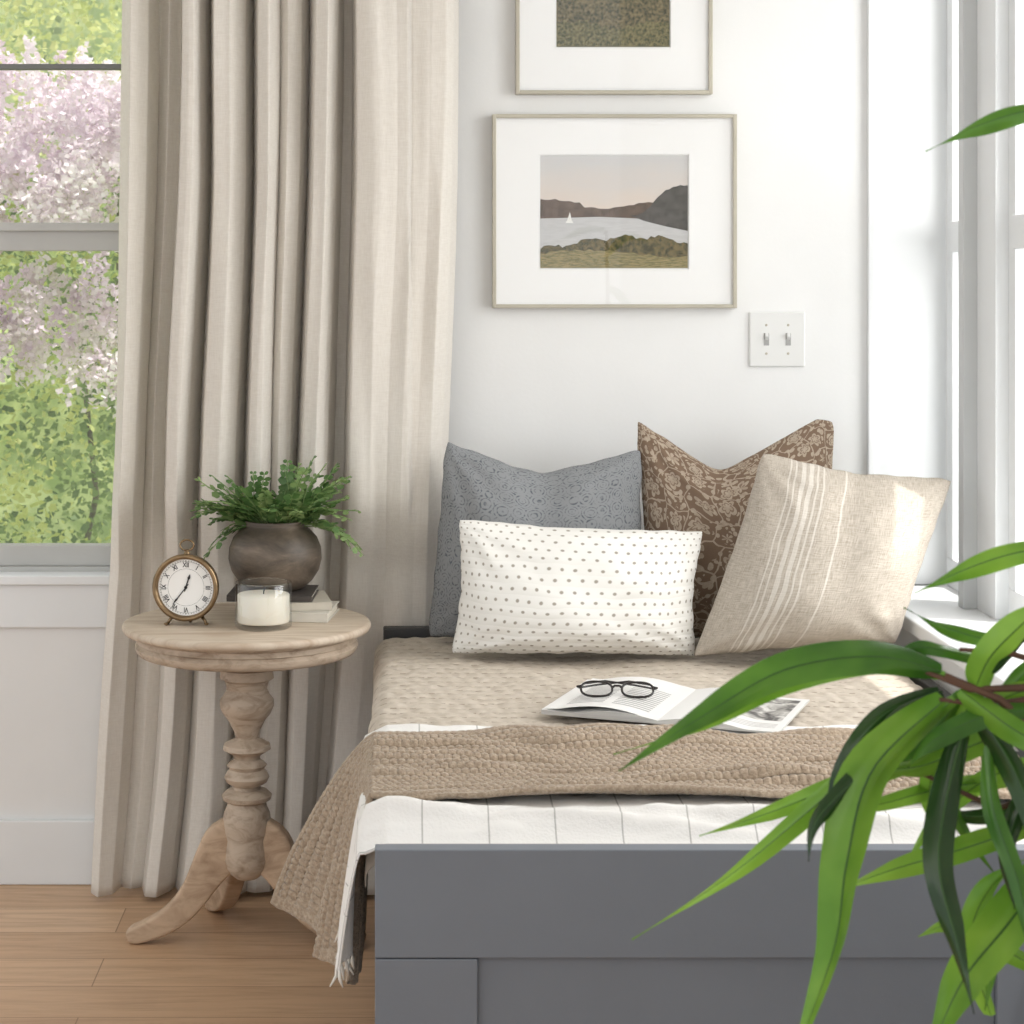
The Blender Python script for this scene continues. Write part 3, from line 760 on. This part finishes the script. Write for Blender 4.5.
def m_stripe():
    m,nt,b=mk('striped_flax_linen')
    tc=nt.nodes.new('ShaderNodeTexCoord'); s=nd(nt,'ShaderNodeSeparateXYZ',{0:tc.outputs['UV']})
    u=s.outputs[0]
    W=g1(1);K=g1(0)
    st=ramp(nt,u,[(0,K),(.205,W),(.212,K),(.232,W),(.240,K),(.262,W),(.285,K),(.30,W),(.318,K),(.335,W),(.343,K),(.362,W),(.37,K),(.455,W),(.463,K)],'CONSTANT')
    w1=noi(nt,coord(nt,'UV',(1,.08,1)),260.,2.); w2=noi(nt,coord(nt,'UV',(.08,1,1)),260.,2.)
    f=mth(nt,'MULTIPLY',mth(nt,'ADD',w1,w2),.5)
    base=ramp(nt,f,[(.36,lin((166,156,143))),(.64,lin((202,193,181)))])
    c=mix(nt,mth(nt,'MULTIPLY',st,.5),base,lin((232,227,219)))
    nt.links.new(c,b.inputs['Base Color']); b.inputs['Roughness'].default_value=.95; b.inputs['Specular IOR Level'].default_value=.1
    bump(nt,b,f,.3,.003); return m
cushion('cushion',(.090,.950),(.486,.934),(.054,.560),(.485,.560),3.975,4.01,.095,m_blue(),.30,'blue-grey block-print square cushion against the wall',1.3,.02)
cushion('cushion',(.474,1.012),(.878,.990),(.500,.560),(.85,.560),3.98,4.04,.100,m_brown(),.56,'brown floral square cushion with chopped top',4.1,.01,-.17)
cushion('cushion',(.696,.942),(1.068,.890),(.546,.562),(.932,.588),3.750,3.85,.125,m_stripe(),.04,'flax linen square cushion with white woven stripes',8.7,.05)
cushion('cushion',(.110,.814),(.586,.790),(.094,.562),(.562,.558),3.785,3.845,.105,m_dots(),.0,'white rectangular lumbar cushion with small brown dots',6.2,.06)

# ------------------------------------------------------------------ magazine
MX,MY,MZ=.462,3.33,QZ+.014
e=empty('magazine',(MX,MY,MZ),'open magazine lying on the quilt beneath eyeglasses','magazine')
MM=T((MX,MY,MZ))@R(math.radians(-22),'Z')
def pagemat(kind):
    m,nt,b=mk('printed_page_'+kind)
    tc=nt.nodes.new('ShaderNodeTexCoord'); s=nd(nt,'ShaderNodeSeparateXYZ',{0:tc.outputs['UV']}); u,v=s.outputs[0],s.outputs[1]
    def inr(x,a,c): return mth(nt,'MULTIPLY',mth(nt,'GREATER_THAN',x,a),mth(nt,'LESS_THAN',x,c))
    if kind=='text':
        ln=mth(nt,'LESS_THAN',mth(nt,'FRACT',mth(nt,'MULTIPLY',v,22.)),.5)
        col=mth(nt,'MAXIMUM',inr(u,.12,.46),inr(u,.54,.88)); blk=inr(v,.12,.70)
        f=mth(nt,'MULTIPLY',mth(nt,'MULTIPLY',ln,col),mth(nt,'MULTIPLY',blk,.6))
        c=mix(nt,f,lin((232,231,229)),lin((80,80,80)))
    else:
        pic=mth(nt,'MULTIPLY',inr(u,.22,.94),inr(v,.30,.94))
        pc=ramp(nt,noi(nt,coord(nt,'UV',(1,1.4,1)),5.,4.,.6,1.),[(.38,lin((70,70,72))),(.5,lin((160,158,154))),(.62,lin((214,212,208)))])
        c=mix(nt,pic,lin((232,231,229)),pc)
        bar=mth(nt,'MULTIPLY',inr(u,.22,.94),inr(v,.10,.22))
        ln=mth(nt,'LESS_THAN',mth(nt,'FRACT',mth(nt,'MULTIPLY',v,30.)),.45)
        c=mix(nt,mth(nt,'MULTIPLY',mth(nt,'MULTIPLY',bar,ln),.5),c,lin((100,98,96)))
    nt.links.new(c,b.inputs['Base Color']); b.inputs['Roughness'].default_value=.4; return m
M_edge=simple('page_edges',(206,204,200),.8,var=.1,vscale=4,stretch=(1,1,200))
def pageh(t): return .003+.010*math.sin(pi*min(t*1.25+.08,1.))**1.
pw,ph=.195,.265
for sgn,kd in ((-1,'text'),(1,'photo')):
    g=G()
    lift=.006 if sgn<0 else .0
    def top(u,v,sgn=sgn): return (sgn*pw*u,(v-.5)*ph,pageh(u)+.001+lift*u*u*.8)
    g.grid(top,20,8,0,MM,flip=sgn<0)
    def bot(u,v,sgn=sgn): return (sgn*pw*u,(v-.5)*ph,.001+.0*u)
    def side(u,v,sgn=sgn): 
        a=top(u,0); return (a[0],a[1],lerp(.001,a[2],v))
    def side2(u,v,sgn=sgn): 
        a=top(u,1); return (a[0],a[1],lerp(.001,a[2],v))
    def side3(u,v,sgn=sgn):
        a=top(1,u); return (a[0],a[1],lerp(.001,a[2],v))
    g.grid(side,20,1,1,MM); g.grid(side2,20,1,1,MM); g.grid(side3,8,1,1,MM); g.grid(bot,4,4,1,MM)
    g.obj('page_block',[pagemat(kd),M_edge],parent=e,label='printed page with text columns' if kd=='text' else 'printed page with grey photograph')
def lf(u,v): return (-pw*.97*u*math.cos(.2*u),(v-.5)*ph*.99,.004+.013*math.sin(pi*min(u*1.1,1))+.008*u)
G().grid(lf,20,6,0,MM,flip=True).obj('loose_page',pagemat('text'),parent=e)

# ------------------------------------------------------------------ eyeglasses
GX,GY,GZ=.362,3.335,MZ+.0285
e=empty('eyeglasses',(GX,GY,GZ),'black-framed eyeglasses resting on an open magazine','eyeglasses')
MG=T((GX,GY,GZ))@R(math.radians(-6),'Z')@R(math.radians(28),'X')
M_spec=simple('black_acetate',(34,28,26),.2,var=.02)
g=G()
def rim(cx):
    return [(cx+.026*math.copysign(abs(math.cos(t))**.8,math.cos(t)),.019*math.copysign(abs(math.sin(t))**.8,math.sin(t))+.003,0) for t in [2*pi*k/36 for k in range(36)]]
for cx in (-.034,.034): g.tube(rim(cx),.0020,8,closed=True,M=MG)
g.tube([(-.009,.006,0),(-.004,.011,.001),(.004,.011,.001),(.009,.006,0)],.0020,8,M=MG)
g.obj('rims',M_spec,parent=e)
for s in (-1,1):
    G().tube([(s*.060,.010,0),(s*.066,.012,-.003),(s*.064,.020,-.012),(s*.030,.034,-.016),(-s*.02,.046,-.018),(-s*.055,.044,-.022)],[.0022,.0022,.002,.0018,.0018,.0025],6,M=MG).obj('temple',M_spec,parent=e)
    G().add([p for p in rim(s*.034)],[tuple(range(36))],0,MG).obj('lens',glassy('lens_glass',gl=.08),parent=e,smooth=False)

# ------------------------------------------------------------------ houseplant
NX,NY,NZ=.532,1.90,.883
e=empty('houseplant',(.74,1.95,0),'tall houseplant with long glossy strap leaves on thin canes','potted plant')
M_l1=leafmat('strap_leaf_bright',(152,198,78),(106,158,50),.5,.22,9.)
M_l2=leafmat('strap_leaf_mid',(100,150,54),(58,106,36),.35,.22,9.)
M_l3=leafmat('strap_leaf_dark',(52,84,38),(32,60,26),.28,.2,9.)
M_rib=leafmat('leaf_midrib',(64,104,34),(46,86,28),.3,.3,6.)
U=.00095
def leaf(pts,w,mat,tw=0.,dy=(0,0),n=26,hint=(0,-1,.25)):
    P=[Vector((NX+a*U,0,NZ+b*U)) for a,b in pts]
    m=len(P)-1
    for i,p in enumerate(P): p.y=NY+lerp(dy[0],dy[1],i/m)
    cv=[]
    for i in range(n+1):
        t=i/n*m; k=min(int(t),m-1); f=t-k
        p0=P[max(k-1,0)];p1=P[k];p2=P[k+1];p3=P[min(k+2,m)]
        cv.append(.5*((2*p1)+(-p0+p2)*f+(2*p0-5*p1+4*p2-p3)*f*f+(-p0+3*p1-3*p2+p3)*f**3))
    vs=[];uv=[];H=Vector(hint).normalized()
    C=(-1,-.55,-.05,.05,.55,1)
    for i in range(n+1):
        t=(cv[min(i+1,n)]-cv[max(i-1,0)]).normalized()
        s=i/n
        wd=t.cross(H).normalized()
        wd=(Matrix.Rotation(tw*s,3,t)@wd)
        nr=wd.cross(t).normalized()
        prof_=(math.sin(pi*clamp(s*.92+.06)**.75)**.85)*clamp((1-s)*3.2)**.6
        hw=max(w*.72*U*.5*prof_,.0006)
        for c in C:
            vs.append(cv[i]+wd*hw*c+nr*(-abs(c))*hw*.8+nr*.004*math.sin(s*11+c*2)*abs(c))
            uv.append((c*.5+.5,s))
    K=len(C)
    g=G()
    f1=[];f2=[]
    for i in range(n):
        for k in range(K-1):
            a=i*K+k; q=(a,a+1,a+K+1,a+K); (f2 if k==2 else f1).append(q)
    g.add(vs,f1+f2,0,None,uv); g.mi=[0]*len(f1)+[1]*len(f2)
    g.obj('leaf',[mat,M_rib],parent=e)
def o_(*p): return [(x-960,690-y) for x,y in p]
leaf(o_((942,672),(870,652),(775,660),(690,700),(607,746)),50,M_l2,0.,(0,-.10))
leaf(o_((945,676),(880,668),(790,690),(700,735),(618,765)),24,M_l1,0.3,(0,.04))
leaf(o_((955,700),(880,762),(830,812),(740,895),(642,968)),34,M_l1,.5,(0,.08))
leaf(o_((945,700),(868,765),(838,850),(820,930),(772,1040)),66,M_l1,-.3,(0,-.08))
leaf(o_((950,702),(905,720),(870,760),(812,812),(800,850)),34,M_l3,.3,(.02,-.04))
leaf(o_((948,698),(890,722),(850,775),(838,830),(835,880)),30,M_l3,.4,(.03,.02))
leaf(o_((958,706),(900,735),(868,800),(850,880),(846,930)),28,M_l3,.5,(.05,.08))
leaf(o_((968,715),(938,790),(922,850),(930,910),(938,968)),42,M_l3,.4,(0,-.12))
leaf(o_((990,740),(985,800),(1000,860),(1012,930),(1020,960)),26,M_l2,.4,(0,-.1))
leaf(o_((925,780),(860,802),(790,835),(715,866)),30,M_l1,.2,(.05,.1))
leaf(o_((1050,820),(970,855),(905,882),(850,910)),36,M_l1,.3,(0,.06))
leaf(o_((1060,790),(970,805),(900,828),(860,838)),26,M_l1,.1,(.05,.1))
leaf(o_((1065,850),(1000,915),(945,965),(900,1040)),66,M_l1,.4,(0,-.08))
leaf(o_((1060,730),(1000,742),(930,775),(868,782)),36,M_l1,.2,(0,.05))
leaf(o_((1060,712),(990,712),(930,735),(900,760)),32,M_l2,.4,(0,-.03))
leaf(o_((975,690),(985,655),(1010,620),(1050,575)),44,M_l1,.2,(0,-.05))
leaf(o_((1070,545),(1020,556),(975,575),(928,602)),34,M_l1,.3,(0,.05))
leaf(o_((1100,105),(1040,108),(985,124),(934,150)),30,M_l2,.3,(0,.03))
leaf(o_((960,690),(1000,720),(1040,745),(1075,790)),36,M_l1,.1,(0,-.08))
leaf(o_((1000,680),(960,760),(950,820),(975,880)),34,M_l1,.4,(.03,.1))
leaf(o_((1005,670),(950,655),(915,650),(880,668)),20,M_l2,.3,(.03,.0))
leaf(o_((1010,1040),(985,960),(1000,900),(1040,860)),32,M_l1,.2,(.06,.02))
leaf(o_((970,700),(1010,770),(1030,850),(1028,980)),34,M_l3,.2,(.0,-.06))
leaf(o_((985,705),(960,780),(985,850),(1020,900)),24,M_l2,.2,(.06,.08))
leaf(o_((1060,990),(1010,965),(970,950),(940,965)),30,M_l1,.2,(.05,.08))
leaf(o_((1060,770),(1010,790),(960,840),(930,900)),28,M_l1,.3,(.03,.1))
leaf(o_((975,700),(950,745),(905,790),(880,840)),26,M_l2,.3,(.04,.08))
leaf(o_((1055,640),(1010,650),(965,640),(925,622)),22,M_l2,.3,(.04,.08))
leaf(o_((1060,690),(1020,700),(985,730),(965,775)),30,M_l1,.2,(.01,.05))
leaf(o_((1060,880),(1030,920),(1010,970),(1000,1030)),30,M_l2,.2,(.02,.05))
leaf(o_((1065,810),(1030,830),(990,838),(950,828)),24,M_l3,.2,(.05,.09))
leaf(o_((1060,750),(1020,800),(1000,850),(1005,900)),28,M_l3,.3,(.0,-.03))
leaf(o_((1060,660),(1030,690),(1005,740),(1000,800)),24,M_l2,.3,(.03,.06))
leaf(o_((1060,600),(1035,640),(1010,675),(985,700)),24,M_l3,.3,(.04,.05))
leaf(o_((1110,300),(1150,330),(1190,380),(1210,440)),40,M_l2,.2,(.0,-.06))
leaf(o_((1100,200),(1150,150),(1200,130),(1260,150)),40,M_l1,.2,(.0,-.06))
g=G()
def V(a,b,y=0.): return Vector((NX+(a-960)*U,NY+y,NZ+(690-b)*U))
g.tube([Vector((.74,1.95,.2)),Vector((.72,1.94,.6)),V(1120,700,.03),V(1110,400,.02),V(1105,110,.0)],[.012,.011,.009,.007,.004],8)
g.tube([Vector((.76,1.96,.2)),Vector((.74,1.96,.5)),V(1130,850,.03),V(1060,760,.0),V(1000,700),V(945,676)],[.010,.009,.007,.005,.004,.003],8)
g.tube([V(1120,690,.03),V(1040,690,.01),V(970,690,0),V(905,664,0)],[.005,.004,.003,.002],7)
g.tube([V(1125,720,.03),V(1050,700,.01),V(990,708,.01),V(940,700,0)],[.005,.004,.003,.002],7)
g.tube([V(1120,740,.03),V(1060,670,.01),V(1010,655,.01),V(960,650,0)],[.005,.004,.0028,.002],7)
g.tube([V(1125,790,.03),V(1065,790,.01),V(1000,812,.01),V(925,782,.05)],[.005,.004,.003,.002],7)
g.tube([V(1110,560,.02),V(1090,548,.01),V(1068,545,0)],[.004,.003,.003],7)
g.tube([V(1105,130,.0),V(1098,108,.0)],[.004,.003],7)
g.obj('cane',simple('brown_cane',(96,66,48),.7,var=.2,vscale=30),parent=e)
G().lathe([(.10,0),(.115,.01),(.14,.24),(.145,.25),(.135,.25),(.13,.22),(.001,.22)],40,M=T((.77,1.97,.0)),cap=False).obj('pot',simple('white_ceramic',(225,222,216),.4),parent=e)

# ------------------------------------------------------------------ lights, world, camera
w=bpy.data.worlds.new('world'); sc.world=w; w.use_nodes=True
bg=w.node_tree.nodes['Background']; bg.inputs[0].default_value=(.945,.972,1,1); bg.inputs[1].default_value=1.24
def area(name,loc,rot,sx,sy,en,col=(1,1,1)):
    l=bpy.data.lights.new(name,'AREA'); l.shape='RECTANGLE'; l.size=sx; l.size_y=sy; l.energy=en; l.color=col
    o=bpy.data.objects.new(name,l); o.location=loc; o.rotation_euler=rot; COL.objects.link(o)
area('window_daylight',(1.9,2.9,1.75),(0,math.radians(78),0),1.8,2.0,66,(1,.99,.97))
area('room_fill',(-1.6,.6,2.2),(math.radians(52),0,math.radians(-30)),1.6,1.2,9,(1,.98,.95))  # added fill lamp to brighten the room, stands for no real source
s=bpy.data.lights.new('sun','SUN'); s.energy=3.6; s.angle=.01; s.color=(1,.97,.92)
so=bpy.data.objects.new('sun',s); d=Vector((-.27,.10,-.96)); so.rotation_euler=d.to_track_quat('-Z','Y').to_euler(); so.location=(3,-1,6); COL.objects.link(so)

cam=bpy.data.cameras.new('camera'); co=bpy.data.objects.new('camera',cam); COL.objects.link(co)
co.location=(0,0,1.272); co.rotation_euler=(pi/2,0,0)
cam.sensor_width=36; cam.lens=2000/1024*36; cam.shift_x=112/1024; cam.shift_y=-232/1024; cam.clip_start=.05
cam.dof.use_dof=True; cam.dof.focus_distance=3.6; cam.dof.aperture_fstop=13
sc.camera=co
sc.view_settings.view_transform='Standard'; sc.view_settings.look='None'; sc.view_settings.exposure=0.0
